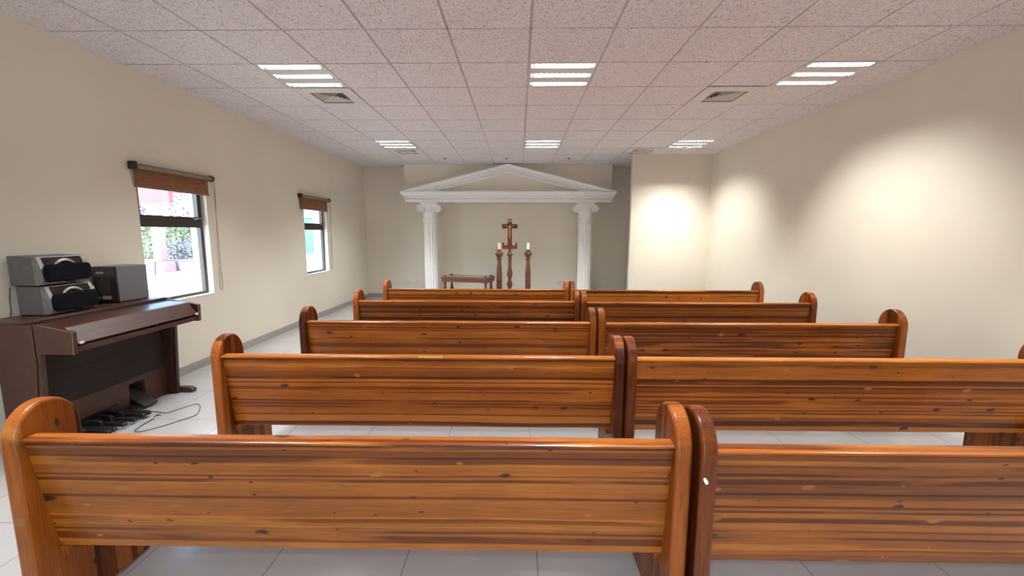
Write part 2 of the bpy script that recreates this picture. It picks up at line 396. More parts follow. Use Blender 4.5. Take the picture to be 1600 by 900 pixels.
# windows
def window(name, y0, y1):
    xf0, xf1 = XL-.115, XL-.065
    t = .035; zt = CAMZ+.12
    bm = new()
    box(bm, xf0, xf1, y0, y0+t, ZS, ZT); box(bm, xf0, xf1, y1-t, y1, ZS, ZT)
    box(bm, xf0, xf1, y0+t, y1-t, ZS, ZS+t); box(bm, xf0, xf1, y0+t, y1-t, ZT-t, ZT)
    box(bm, xf0, xf1+.008, y0+t, y1-t, zt-.06, zt+.02)
    f = struct(name, bm, FRAME, bev=.003)
    bm = new(); a, b = zt+.02, ZT-t; s_ = .035
    box(bm, xf0+.01, xf1+.015, y0+t, y1-t, a, a+s_); box(bm, xf0+.01, xf1+.015, y0+t, y1-t, b-s_, b)
    box(bm, xf0+.01, xf1+.015, y0+t, y0+t+s_, a+s_, b-s_); box(bm, xf0+.01, xf1+.015, y1-t-s_, y1-t, a+s_, b-s_)
    link('sash', bm, FRAME, f, bev=.003)
    link('upper_pane', B(xf0+.02, xf0+.025, y0+t+s_, y1-t-s_, a+s_, b-s_), GLASS, f)
    link('lower_pane', B(xf0+.02, xf0+.025, y0+t, y1-t, ZS+t, zt-.06), GLASS, f)
    bm = new(); ym = y1-.13
    box(bm, xf1+.015, xf1+.03, ym-.02, ym+.02, a+.004, a+.022); tube(bm, [(xf1+.028, ym, a+.013), (xf1+.05, ym+.01, a+.02), (xf1+.055, ym+.07, a+.024)], .005)
    link('window_handle', bm, ALU, f, smooth=True)
    return f
window('window_1', *W1); window('window_2', *W2)
struct('window_sill_1', B(XL-.06, XL+.004, W1[0], W1[1], ZS, ZS+.006), WALL)
struct('window_sill_2', B(XL-.06, XL+.004, W2[0], W2[1], ZS, ZS+.006), WALL)

def blind(y0, y1, ztop, drop, label):
    t = thing('roller_blind', label, 'window blind', (XL, (y0+y1)/2, ztop-.05), 0, 'roller blinds over the left wall windows')
    hw = (y1-y0)/2
    bm = new(); tube(bm, [(.045, -hw+.02, 0), (.045, hw-.02, 0)], .024, 16); link('roller', bm, TUBEM, t, smooth=True)
    bm = new(); box(bm, 0, .075, -hw-.004, -hw+.02, -.036, .036); link('bracket', bm, BRK, t, bev=.006)
    bm = new(); tube(bm, [(.045, hw-.02, 0), (.045, hw+.012, 0)], .034, 18); box(bm, 0, .04, hw-.015, hw-.003, -.03, .03); link('bracket', bm, BRK, t, smooth=True)
    bm = new(); box(bm, .019, .0215, -hw+.03, hw-.03, -drop, .0); link('blind_fabric', bm, BLIND, t)
    bm = new(); box(bm, .014, .028, -hw+.028, hw-.028, -drop-.018, -drop); link('hem_bar', bm, TUBEM, t, bev=.003)
    zc = -1.22; yc = hw+.005
    pts = [(.072, yc, .0)] + [(.072-.05*k/10, yc+.005+.01*k/10, zc*k/10) for k in range(1, 10)]
    pts += [(.02, yc+.016, zc-.02), (.02, yc+.04, zc-.05), (.02, yc+.062, zc-.03)]
    pts += [(.02+.03*k/10, yc+.062-.05*k/10, (zc)*(1-k/10)) for k in range(1, 10)] + [(.018, yc, .0)]
    bm = new(); tube(bm, smoothpath(pts, 3), .0028, 6); link('pull_chain', bm, CHAIN, t, smooth=True)
    return t
blind(3.80, 4.765, CAMZ+.66, .175, 'woven brown roller blind over the window beside the organ, nearer of the two')
blind(6.70, 7.70, CAMZ+.65, .195, 'woven brown roller blind over the far window, near the altar end')

# ------------------------------------------------------------------ outside
OUTG = plain('sunlit_patio_concrete', (.62, .60, .58), .8, noise=.06, nscale=2)
out = struct('ground', box(B(-60, XL-WT, -30, 80, -.12, -.03), XL-WT, 20, -30, YF-.12, -.12, -.03), OUTG)
PINK = plain('pink_column_plaster', (.30, .15, .15), .7); LOWW = plain('lilac_low_wall', (.17, .12, .18), .8)
REDF = plain('red_roof_fascia', (.26, .05, .05), .7); TEAL = plain('teal_wall_plaster', (.09, .20, .18), .8); PALE = plain('pale_building_plaster', (.26, .27, .31), .8)
LEAF = foliage('hedge_leaf', (.13, .155, .08), (.36, .40, .22)); LEAF2 = foliage('shrub_leaf', (.13, .12, .15), (.32, .30, .31)); METD = plain('dark_metal', (.06, .05, .07), .5)
tag(link('garden_wall', B(-19.5, -12.4, 16.4, 16.8, -.03, .42), LOWW), 'low lilac garden wall in front of the hedge, seen through the near window', 'wall')
def leaves(bm, cx, cy, cz, rx, ry, rz, n, s):
    for _ in range(n):
        u = random.uniform(-1, 1); a = random.uniform(0, 2*PI); rr = random.uniform(.75, 1.0)**.5
        q = math.sqrt(1-u*u)
        c = Vector((cx+rx*rr*q*math.cos(a), cy+ry*rr*q*math.sin(a), cz+rz*rr*u))
        d1 = Vector((random.gauss(0, 1), random.gauss(0, 1), random.gauss(0, 1))).normalized(); d2 = d1.orthogonal().normalized()
        L = s*random.uniform(.7, 1.3)
        bm.faces.new([bm.verts.new(c-d1*L), bm.verts.new(c+d2*L*.4), bm.verts.new(c+d1*L), bm.verts.new(c-d2*L*.4)])
def shrub(name, x, y, z0, z1, rx, ry, mat, n, s, label):
    t = thing(name, label, 'plant', (x, y, z0))
    bm = new(); leaves(bm, 0, 0, (z1-z0)*.55, rx, ry, (z1-z0)*.5, n, s); link('foliage', bm, mat, t)
    bm = new()
    for k in range(5): tube(bm, [(0, 0, 0), (rx*.5*math.cos(k*1.3), ry*.5*math.sin(k*1.3), (z1-z0)*.6)], [.03, .012], 6)
    link('stem', bm, METD, t); return t
shrub('hedge', -15.3, 18.3, -.03, 1.75, 2.9, .7, LEAF, 2600, .11, 'sunlit green hedge behind the low lilac wall outside')
shrub('flowering_shrub', -13.6, 17.2, -.03, 1.15, 1.3, .32, LEAF2, 1100, .07, 'greyish twiggy shrub in front of the hedge outside')
shrub('tree', -17.8, 21.5, -.03, 4.6, 1.6, 1.4, LEAF2, 1600, .13, 'loose leafy tree rising beyond the hedge outside')
t = thing('porch_column', 'pink plastered porch column on a stepped base outside the near window', 'column', (-13.93, 15.95, -.03))
link('shaft', B(-.15, .15, -.15, .15, .45, 2.62), PINK, t, bev=.02)
link('base', prism(prism(new(), [(-.34, 0), (.34, 0), (.34, .32), (.18, .45), (-.18, .45), (-.34, .32)], 'y', -.3, .3), [(-.3, .2), (.3, .2), (.3, .3), (-.3, .3)], 'y', -.34, .34), PINK, t, bev=.02)
t = thing('garden_bench', 'thin dark metal bench standing on the sunlit patio outside', 'bench', (-12.2, 14.75, -.03), R(38))
link('seat', B(-.75, .75, -.2, .2, .50, .53), METD, t, bev=.005)
for xa in (-.68, .68):
    for ya in (-.17, .17):
        bm = new(); tube(bm, [(xa, ya, .5), (xa*1.06, ya*1.3, 0)], .02, 6); link('leg', bm, METD, t)
t = thing('porch_roof', 'red edged porch roof seen high through the near window', 'roof', (-15.4, 16.1, 0))
link('fascia', B(-3.6, 2.0, -.1, .1, 2.65, 3.4), REDF, t)
link('roof_slab', B(-3.6, 2.0, .1, 3.5, 3.3, 3.5), PINK, t)
t = thing('garden_building', 'teal painted garden building behind the hedge outside', 'building', (-17.0, 25.5, -.03))
link('wall', B(-1.6, 2.2, 0, 3, 0, 3.0), TEAL, t); link('roof', prism(new(), [(-.3, 3.0), (3.3, 3.0), (1.5, 3.8)], 'x', -1.8, 2.4), PALE, t)
# building wing just beyond the windows (grey strips at the right of each view)
tag(link('outside_pier', B(-4.2, XL-WT-.002, 5.30, 5.58, -.03, 3.2), plain('grey_outside_plaster', (.33, .32, .33), .8)), 'grey plastered pier standing outside between the two windows', 'pier')
tag(link('outside_pier', B(-4.2, XL-WT-.002, 8.50, 8.78, -.03, 3.2), plain('grey_outside_plaster_b', (.33, .32, .34), .8)), 'grey plastered pier standing outside beyond the far window', 'pier')
t = thing('green_container', 'tall pale green container standing outside the far window', 'container', (-15.2, 31.0, -.03))
link('body', B(-.6, .6, -.4, .4, .0, 2.6), plain('pale_green_paint', (.10, .30, .20), .5), t, bev=.04); link('lid', B(-.65, .65, -.45, .45, 2.6, 2.72), plain('green_lid', (.18, .5, .34), .5), t, bev=.03)
t = thing('distant_building', 'pale flat building far behind the patio, seen through the far window', 'building', (-27, 52, -.03))
link('wall', B(-16, 10, 0, 6, 0, 4.2), PALE, t); link('roof', B(-16.4, 10.4, -.4, 6.4, 4.2, 4.5), PALE, t)
for k in range(5): link('window', B(-13+k*4.4, -11.2+k*4.4, -.06, 0, 1.4, 2.9), METD, t)

# ------------------------------------------------------------------ ceiling lights
def make_light():
    t = thing('ceiling_light', '', 'ceiling light', group='square louvred fluorescent ceiling lights')
    h = S/2-.006
    bm = new(); f = .018
    box(bm, -h, h, -h, -h+f, -.002, .012); box(bm, -h, h, h-f, h, -.002, .012); box(bm, -h, -h+f, -h+f, h-f, -.002, .012); box(bm, h-f, h, -h+f, h-f, -.002, .012)
    link('frame', bm, WHITE, t)
    bm = new(); box(bm, -h, h, -h, h, .10, .104); box(bm, -h, -h+.004, -h, h, .012, .1); box(bm, h-.004, h, -h, h, .012, .1); box(bm, -h, h, -h, -h+.004, .012, .1); box(bm, -h, h, h-.004, h, .012, .1)
    link('housing', bm, WHITE, t)
    cs = (-.225, 0, .225); hw = .048
    for a in (-.1125, .1125):
        # folded pressed panel between the louvre strips
        bm = new(); q = .1125-hw
        prism(bm, [(a-q, .0), (a, .006), (a+q, .0), (a+q, .004), (a+q*.6, .09), (a-q*.6, .09), (a-q, .004)], 'x', -h+f, h-f)
        link('reflector_panel', bm, WHITE, t)
    for c in cs:
        bm = new(); tube(bm, [(-h+.03, c, .069), (h-.03, c, .069)], .013, 12); link('tube', bm, TUBEE, t, smooth=True)
        bm = new()
        for k in range(11):
            x = -h+f+.028 + k*(2*h-2*f-.056)/10
            prism(bm, [(x-.001, .0), (x+.001, .0), (x+.007, .036), (x-.007, .036)], 'y', c-hw, c+hw)
        # curved side mirrors of the trough
        for sgn in (-1, 1):
            pr = [(c+sgn*hw, .001), (c+sgn*hw*.92, .03), (c+sgn*hw*.75, .06), (c+sgn*hw*.72, .06), (c+sgn*hw*.89, .03), (c+sgn*(hw-.002), .001)]
            prism(bm, [(p[0], p[1]) for p in pr], 'x', -h+f, h-f)
        link('louvre', bm, ALU, t)
    return t
def light_lamps(t):
    for c in (-.225, 0, .225):
        ld = bpy.data.lights.new('tube_light', 'AREA'); ld.shape = 'RECTANGLE'; ld.size = .52; ld.size_y = .024; ld.energy = TUBE_W; ld.color = (.99, .985, .945)
        lo = bpy.data.objects.new('tube_light', ld); COL.objects.link(lo); lo.parent = t; lo.location = (0, c, .0535)
def copy_thing(t, label, loc):
    c = t.copy(); COL.objects.link(c); c.location = loc; c['label'] = label
    for ch in list(t.children):
        if ch.type == 'LIGHT': continue
        d = ch.copy(); COL.objects.link(d); d.parent = c
    return c
LL = {(-4, 1): 'lit square louvred light left in the nearer ceiling row, beside a vent',
      (0, 1): 'square louvred light in the middle of the nearer ceiling row, dim between its blades',
      (4, 1): 'lit square louvred light right in the nearer ceiling row, close to the right wall',
      (-4, 6): 'lit square louvred light left in the far ceiling row, before the altar',
      (0, 6): 'square louvred light in the middle of the far ceiling row, above the altar end',
      (4, 6): 'lit square louvred light right in the far ceiling row, near the projecting wall'}
proto = None
for (i, j) in lights:
    loc = (GX+(i+.5)*S, GY+(j+.5)*S, H)
    lab = LL.get((i, j), 'square louvred ceiling light over the entrance, %s' % {-4: 'on the left', 0: 'in the middle', 4: 'on the right'}[i])
    if proto is None: proto = make_light(); proto.location = loc; proto['label'] = lab; o = proto
    else: o = copy_thing(proto, lab, loc)
for o in [o for o in COL.objects if o.name.startswith('ceiling_light')]: light_lamps(o)

# vents
def make_vent():
    t = thing('ceiling_vent', '', 'ceiling vent', group='square four way ceiling vents')
    h = S/2-.004; r = .175
    bm = new(); z0, z1 = -.010, .002
    outer = [(-h, -h), (h, -h), (h, h), (-h, h)]; inn = [(-r, -r), (r, -r), (r, r), (-r, r)]
    def ring(bm, A, B_, za, zb, th=.002):
        a = [bm.verts.new((x, y, za)) for x, y in A]; b = [bm.verts.new((x, y, zb)) for x, y in B_]
        a2 = [bm.verts.new((x, y, za+th)) for x, y in A]; b2 = [bm.verts.new((x, y, zb+th)) for x, y in B_]
        for k in range(4):
            n = (k+1) % 4
            bm.faces.new((a[k], a[n], b[n], b[k])); bm.faces.new((a2[k], b2[k], b2[n], a2[n])); bm.faces.new((a[k], a2[k], a2[n], a[n])); bm.faces.new((b[k], b[n], b2[n], b2[k]))
    ring(bm, outer, inn, -.004, -.008);     link('plate', bm, WHITE, t)
    bm = new(); box(bm, -r-.01, r+.01, -r-.01, r+.01, .085, .09)
    for s_ in (-1, 1):
        box(bm, min(s_*r, s_*(r+.005)), max(s_*r, s_*(r+.005)), -r, r, .0, .085); box(bm, -r, r, min(s_*r, s_*(r+.005)), max(s_*r, s_*(r+.005)), .0, .085)
    link('duct', bm, MATTEB, t)
    for k in range(5):
        a = r*(.985-.2*k); b_ = a-.017
        bm = new(); sq = lambda v: [(-v, -v), (v, -v), (v, v), (-v, v)]
        ring(bm, sq(a), sq(max(b_, .008)), .0, .026, .0015)
        link('slat', bm, WHITE, t)
    bm = new(); box(bm, -.03, .03, -.03, .03, .03, .034); link('centre_plate', bm, WHITE, t)
    return t
VL = {(-4, 2): 'square ceiling vent right behind the nearer left light', (3, 2): 'square ceiling vent near the right side, behind and left of the nearer right light',
      (-4, 7): 'square ceiling vent right behind the far left light', (3, 7): 'square ceiling vent at the top left corner of the projecting wall'}
proto = None
for (i, j) in vents:
    loc = (GX+(i+.5)*S, GY+(j+.5)*S, H)
    if proto is None: proto = make_vent(); proto.location = loc; proto['label'] = VL[(i, j)]
    else: copy_thing(proto, VL[(i, j)], loc)
# small recessed spots by the altar
for k, (x, y, lab) in enumerate([(-1.47, 8.47, 'left of three small dark ceiling spots before the pediment'), (-.25, 8.477, 'small dark ceiling spot right in front of the pediment peak'),
                    (.99, 8.485, 'right of three small dark ceiling spots before the pediment'), (2.12, 8.93, 'small white ceiling fitting in the recess right of the pediment')]):
    t = thing('ceiling_spot', lab, 'ceiling fitting', (x, y, H), 0, 'small round fittings in the ceiling')
    bm = new(); lathe(bm, [(.05, 0), (.05, -.004), (.034, -.007), (.030, 0)], seg=24); link('rim', bm, WHITE, t, smooth=True)
    bm = new(); lathe(bm, [(.028, -.001), (.024, -.012), (.012, -.02)] if k < 3 else [(.03, -.001), (.028, -.03), (.01, -.05)], seg=16); link('lens', bm, BRK if k < 3 else WHITE, t, smooth=True)

# ------------------------------------------------------------------ pews
def end_profile():
    p = [(0, 0)]
    for k in range(0, 19):
        a = PI - PI*k/18; p.append((.1125+.1125*math.cos(a), .742+.132*math.sin(a)))
    p += [(.226, .66), (.235, .61), (.262, .572), (.31, .55), (.38, .535), (.43, .515), (.457, .475), (.462, .42), (.455, .34), (.453, 0)]
    return p
def pew(x0, x1, y0, label):
    th = .056; L = x1-x0; cx = (x0+x1)/2
    t = thing('church_pew', label, 'pew', (cx, y0, 0), 0, 'varnished pine pews')
    hl = L/2
    for s_ in (-1, 1):
        bm = new(); a, b = (-hl, -hl+th) if s_ < 0 else (hl-th, hl)
        prism(bm, end_profile(), 'x', a, b)
        link('end_panel', bm, PEWEND, t, bev=.011, seg=3)
    i = hl-th+.002
    bm = new(); pr = [(.022, .748), (.017, .752), (.017, .758), (.023, .763), (.064, .765), (.072, .76), (.074, .748), (.068, .742), (.03, .742)]
    prism(bm, pr, 'x', -i, i); link('top_rail', bm, PEWRAIL, t, smooth=True, angle=50)
    bm = new(); prism(bm, [(.028, .744), (.060, .744), (.124, .298), (.092, .298)], 'x', -i, i); link('backrest', bm, PEWZ, t, bev=.003)
    bm = new(); prism(bm, [(.105, .385), (.105, .42), (.47, .435), (.492, .425), (.492, .405), (.47, .395)], 'x', -i, i); link('seat', bm, PEWSEAT, t, bev=.006)
    for s_ in (-1, 1):
        a, b = (-i, -i+.028) if s_ < 0 else (i-.028, i)
        link('cleat', B(a, b, .088, .135, .262, .298), PEWEND, t, bev=.003)
    return t
PL = [(-1.800, .592, 1.325, 'nearest left pew, across the bottom of the view, its rounded end at the far left'),
      (.608, 3.160, 1.295, 'nearest right pew, cut off by the right edge, a white chip on its end panel'),
      (-1.810, .620, 2.330, 'second left pew from the viewpoint, bright orange boards and a worn top rail'),
      (.630, 3.140, 2.315, 'second right pew from the viewpoint, running to the right edge of the view'),
      (-1.800, .637, 3.300, 'middle left pew, third row of five'),
      (.648, 3.105, 3.280, 'middle right pew, third row of five'),
      (-1.775, .657, 4.350, 'left pew of the fourth row, one before the front row'),
      (.664, 3.105, 4.290, 'right pew of the fourth row, one before the front row'),
      (-1.765, .655, 5.310, 'front row left pew, closest to the altar table'),
      (.665, 3.118, 5.255, 'front row right pew, closest to the projecting wall')]
pews = [pew(*a) for a in PL]
# white chip on the near right pew's end panel, part of that pew
bm = new(); lathe(bm, [(.001, 0), (.006, .001), (.008, .006), (.006, .014), (.001, .017)], (0, 0, 0), 10, .4)
c = link('paint_chip', bm, plain('white_chip', (.9, .87, .82), .6), pews[1], smooth=True); c.location = (-(3.160-.608)/2+.022, -.002, .655); c.rotation_euler = (0, R(-28), 0); c.scale = (.8, 1, 1.5)
bm = new(); box(bm, -.35, .1, .016, .03, .757, .7642); c = link('worn_patch', bm, plain('bare_worn_wood', (.58, .30, .06), .5, noise=.3, nscale=60), pews[2], bev=.002); c.location = (.12, 0, 0); c.scale = (.32, 1, 1)

# ------------------------------------------------------------------ altar: pediment, columns
PCX = -.232
t = thing('pediment', 'white plaster triangular pediment with moulded beam above the altar', 'pediment', (PCX, 9.24, 0))
zb, zt = CAMZ+.675, CAMZ+.905
def beam_profile():   # (y offset, z) front moulding, y negative is towards the viewer
    return [(0, zb), (-.13, zb), (-.13, zb+.035), (-.137, zb+.04), (-.137, zb+.078), (-.128, zb+.081), (-.128, zb+.089), (-.150, zb+.092), (-.152, zb+.122), (-.143, zb+.125), (-.143, zb+.132), (-.17, zb+.136), (-.178, zb+.16), (-.195, zb+.185), (-.205, zt-.024), (-.205, zt-.006), (-.19, zt-.004), (-.185, zt), (0, zt)]
def mitred(prof, hw0, grow):
    bm = new(); n = len(prof)
    # the moulding returns along the ends: half width grows with projection
    A = [bm.verts.new((-(hw0+grow*(-y-.13)) if y < -.01 else -(hw0), y, z)) for y, z in prof]
    Bv = [bm.verts.new(((hw0+grow*(-y-.13)) if y < -.01 else hw0, y, z)) for y, z in prof]
    bm.faces.new(A); bm.faces.new(list(reversed(Bv)))
    for k in range(n): bm.faces.new((A[k], Bv[k], Bv[(k+1) % n], A[(k+1) % n]))
    return bm
ent = link('entablature', mitred(beam_profile(), 2.225, 1.3), PLASTER, t)
# egg-and-dart row
bm = new()
for k in range(88):
    x = -2.2+4.4*k/87
    lathe(bm, [(.004, -.014), (.016, -.006), (.018, .004), (.012, .013), (.003, .016)], (x, -.142, zb+.062), 6, .8)
link('bead_moulding', bm, PLASTER, ent, smooth=True)
def rake(s_):
    bm = new()
    hw = 2.30; za = H-.012; dz = (za-zt); L = math.hypot(hw, dz); ang = math.atan2(dz, hw)
    # profile (depth y, height n measured perpendicular to slope, top = 0)
    pr = [(0, 0), (-.21, 0), (-.21, -.018), (-.198, -.03), (-.178, -.048), (-.172, -.068), (-.152, -.073), (-.142, -.076), (-.142, -.084), (-.155, -.087), (-.153, -.105), (-.130, -.112), (-.130, -.143), (-.145, -.147), (-.145, -.165), (-.118, -.17), (-.118, -.178), (0, -.178)]
    A = []; Bv = []
    for y, n_ in pr:
        # apex end cut vertical at x=0; eave end cut horizontal at z=zt
        zx0 = za + n_/math.cos(ang)
        A.append(bm.verts.new((0, y, zx0)))
        zc0 = zt+.001 if y > -.16 and n_ < -.01 else zt
        xe = (zx0-zc0)/math.tan(ang)
        Bv.append(bm.verts.new((s_*xe, y, zc0)))
    n = len(pr)
    bm.faces.new(A); bm.faces.new(list(reversed(Bv)))
    for k in range(n): bm.faces.new((A[k], Bv[k], Bv[(k+1) % n], A[(k+1) % n]))
    rk = link('raking_cornice', bm, PLASTER, t); bm = new()
    m_ = int(L/.05)
    for k in range(2, m_-9):
        d = k*.05; x = d*math.cos(ang); z = za-.13/math.cos(ang)-d*math.sin(ang)
        if z < zt+.03: break
        lathe(bm, [(.004, -.012), (.015, -.004), (.015, .006), (.004, .013)], (s_*x, -.142, z), 6, .8)
    link('bead_moulding', bm, PLASTER, rk, smooth=True)
rake(-1); rake(1)
bm = new(); prism(bm, [(-2.0, zt), (2.0, zt), (0, H-.2)], 'y', -.03, -.001); link('tympanum', bm, WALL, t)

def column(x, label):
    t = thing('ionic_column', label, 'column', (x, 9.235, 0), 0, 'white fluted columns of the altar')
    top = CAMZ+.675
    # fluted shaft
    bm = new(); nf = 16; seg = nf*6; rings = []
    zs = [.16, .19, .26] + [.3+k*(top-.50-.3)/10 for k in range(11)] + [top-.475]
    for z in zs:
        f = (z-.16)/(top-.6); r0 = .150-.008*f
        dep = .0 if z <= .2 or z >= top-.485 else (.020)
        if z == .26 : dep = .010
        rings.append([bm.verts.new(((r0-dep*max(0, math.sin(PI*((k % 6))/6))**.6)*math.cos(2*PI*k/seg), (r0-dep*max(0, math.sin(PI*((k % 6))/6))**.6)*math.sin(2*PI*k/seg), z)) for k in range(seg)])
    for a, b in zip(rings, rings[1:]):
        for k in range(seg): bm.faces.new((a[k], a[(k+1) % seg], b[(k+1) % seg], b[k]))
    bm.faces.new(list(reversed(rings[0]))); bm.faces.new(rings[-1])
    link('shaft', bm, PLASTER, t, smooth=True, angle=60)
    bm = new(); box(bm, -.21, .21, -.21, .21, 0, .05)
    lathe(bm, [(.205, .05), (.21, .075), (.2, .1), (.165, .11), (.165, .12), (.18, .135), (.175, .155), (.152, .165)], seg=40); link('base', bm, PLASTER, t, smooth=True)
    bm = new(); lathe(bm, [(.148, top-.475), (.160, top-.47), (.160, top-.458), (.148, top-.452), (.150, top-.30), (.158, top-.24), (.162, top-.205), (.168, top-.20), (.168, top-.19), (.155, top-.185), (.16, top-.05)], seg=40)
    nk = link('neck', bm, PLASTER, t, smooth=True)
    # carved leaf scrolls round the neck
    bm = new()
    for k in range(8):
        a0 = 2*PI*k/8
        for s_ in (-1, 1):
            pts = []
            for m in range(14):
                q = m/13; rr = .030*(1-q*.8); th_ = q*3.6*PI/2
                da = s_*(.045+rr*math.cos(th_)-.01); dz = rr*math.sin(th_)+.02
                a = a0+da/.152; pts.append((.156*math.cos(a), .156*math.sin(a), top-.385+dz))
            tube(bm, pts, .006, 5)
        pts = [(.158*math.cos(a0), .158*math.sin(a0), top-.44+m*.02) for m in range(6)]
        tube(bm, pts, [.004, .010, .013, .012, .008, .003], 6)
    link('leaf_carving', bm, PLASTER, nk, smooth=True)
    # capital: abacus + volutes front and back
    bm = new(); box(bm, -.19, .19, -.155, .155, top-.03, top); box(bm, -.175, .175, -.15, .15, top-.055, top-.03)
    link('abacus', bm, PLASTER, t, bev=.006)
    bm = new()
    # cushion joining the volutes, with sagging lower edge
    pr = [(-.17, top-.055), (.17, top-.055), (.17, top-.10), (.12, top-.118), (0, top-.128), (-.12, top-.118), (-.17, top-.10)]
    prism(bm, pr, 'y', -.145, .145)
    for s_ in (-1, 1):
        cx_, cz_ = s_*.185, top-.135
        bol = [(-.155, .082), (-.13, .080), (-.06, .055), (0, .048), (.06, .055), (.13, .080), (.155, .082)]
        tube(bm, [(cx_, y, cz_) for y, r in bol], [r for y, r in bol], 24)
    cap = link('capital', bm, PLASTER, t, smooth=True)
    for s_ in (-1, 1):
        bm = new(); cx_, cz_ = s_*.185, top-.135; pts = []
        for m in range(44):
            q = m/43; a = PI/2 - s_*q*2.4*2*PI; rr = .074*(1-q*.86)
            pts.append((cx_+rr*math.cos(a), -.157, cz_+rr*math.sin(a)))
        tube(bm, pts, [.010-.006*m/43 for m in range(44)], 6)
        lathe(bm, [(.002, 0), (.010, .002), (.012, .008), (.002, .012)], (cx_, -.158, cz_-.006), 10)
        link('volute', bm, PLASTER, cap, smooth=True)
column(-1.948, 'white fluted column under the left end of the pediment')
column(1.455, 'white fluted column under the right end of the pediment')

# sockets and conduit on the altar wall
SOCKF = plain('socket_face', (.55, .52, .48), .4)
def socket(x, lab):
    t = thing('wall_socket', lab, 'wall socket', (x, YB, CAMZ-1.118), 0, 'white sockets low on the altar wall')
    pt = link('plate', B(-.065, .065, -.028, 0, -.04, .04), OUTL, t, bev=.005)
    for s_ in (-1, 1): link('socket_face', B(s_*.028-.02, s_*.028+.02, -.031, -.028, -.02, .02), SOCKF, pt)
socket(-2.63, 'white wall socket left of the left column'); socket(-1.40, 'white wall socket behind the low altar table'); socket(.985, 'white wall socket left of the right column')
bm = new(); box(bm, -2.56, -1.47, YB-.012, YB, CAMZ-1.125, CAMZ-1.111); tag(link('cable_conduit', bm, WALL), 'thin conduit strip low on the wall between the two left sockets', 'conduit', 'surface conduit on the altar wall')
bm = new(); box(bm, 1.055, 3.2, YB-.012, YB, CAMZ-1.107, CAMZ-1.093); tag(link('cable_conduit', bm, WALL), 'thin conduit strip running right from the socket behind the right column', 'conduit', 'surface conduit on the altar wall')

# ------------------------------------------------------------------ cross and candle stands
K = .001945
def zc(c): return 1.151-(330+c/6.92-390)*.0135
Y0 = 8.7
t = thing('crucifix_stand', 'tall turned wooden stand carrying a crucifix between the two candles', 'crucifix', (-.185, Y0, 0))
prof = [(408, 13), (425, 14), (440, 16), (452, 19), (466, 31), (478, 29), (490, 18), (500, 20), (515, 22), (530, 17), (560, 17), (600, 19), (630, 22), (655, 28), (680, 31), (700, 26), (708, 19), (714, 24), (722, 18), (740, 17), (752, 20), (766, 27), (790, 31), (812, 27), (825, 19), (838, 20), (846, 28), (870, 30), (890, 26), (905, 34), (930, 36)]
pr = [(h_*K, zc(c)) for c, h_ in prof]; pr += [(.09, .09), (.10, .07), (.10, .0)]; pr.reverse()
link('post', lathe(new(), pr, seg=28), TURN, t, smooth=True)
bm = new(); zb_ = zc(410); k_ = .00194
pts = [(-78, 408), (78, 408), (80, 395), (80, 345), (72, 338), (62, 345), (60, 365), (45, 376), (28, 366), (22, 350), (22, 325), (-22, 325), (-22, 350), (-28, 366), (-45, 376), (-60, 365), (-62, 345), (-72, 338), (-80, 345), (-80, 395)]
prism(bm, [(p[0]*k_, zc(p[1])) for p in pts], 'y', -.035, .035); link('scrolled_base', bm, CROSSW, t, bev=.006)
bm = new(); v = [(22, 330), (22, 190), (82, 192), (82, 145), (22, 145), (22, 92), (-22, 92), (-22, 145), (-82, 145), (-82, 192), (-22, 190), (-22, 330)]
prism(bm, [(p[0]*k_, zc(p[1])) for p in v], 'y', -.02, .02); link('cross', bm, CROSSW, t, bev=.004)
plq = link('plaque', B(-.034, .034, -.026, -.02, zc(125), zc(101)), PLAQ, t, bev=.002)
tx = bpy.data.curves.new('inscription', 'FONT'); tx.body = 'INRI'; tx.size = .03; tx.align_x = 'CENTER'; tx.align_y = 'CENTER'; tx.extrude = .0008; tx.resolution_u = 3
to = bpy.data.objects.new('inscription_curve', tx); COL.objects.link(to); bpy.context.view_layer.update()
me = bpy.data.meshes.new_from_object(to.evaluated_get(bpy.context.evaluated_depsgraph_get())); bpy.data.objects.remove(to); bpy.data.curves.remove(tx)
to = bpy.data.objects.new('inscription', me); COL.objects.link(to); to.parent = plq; to.location = (0, -.0268, (zc(125)+zc(101))/2); to.rotation_euler = (PI/2, 0, 0); me.materials.clear(); me.materials.append(KNOB)
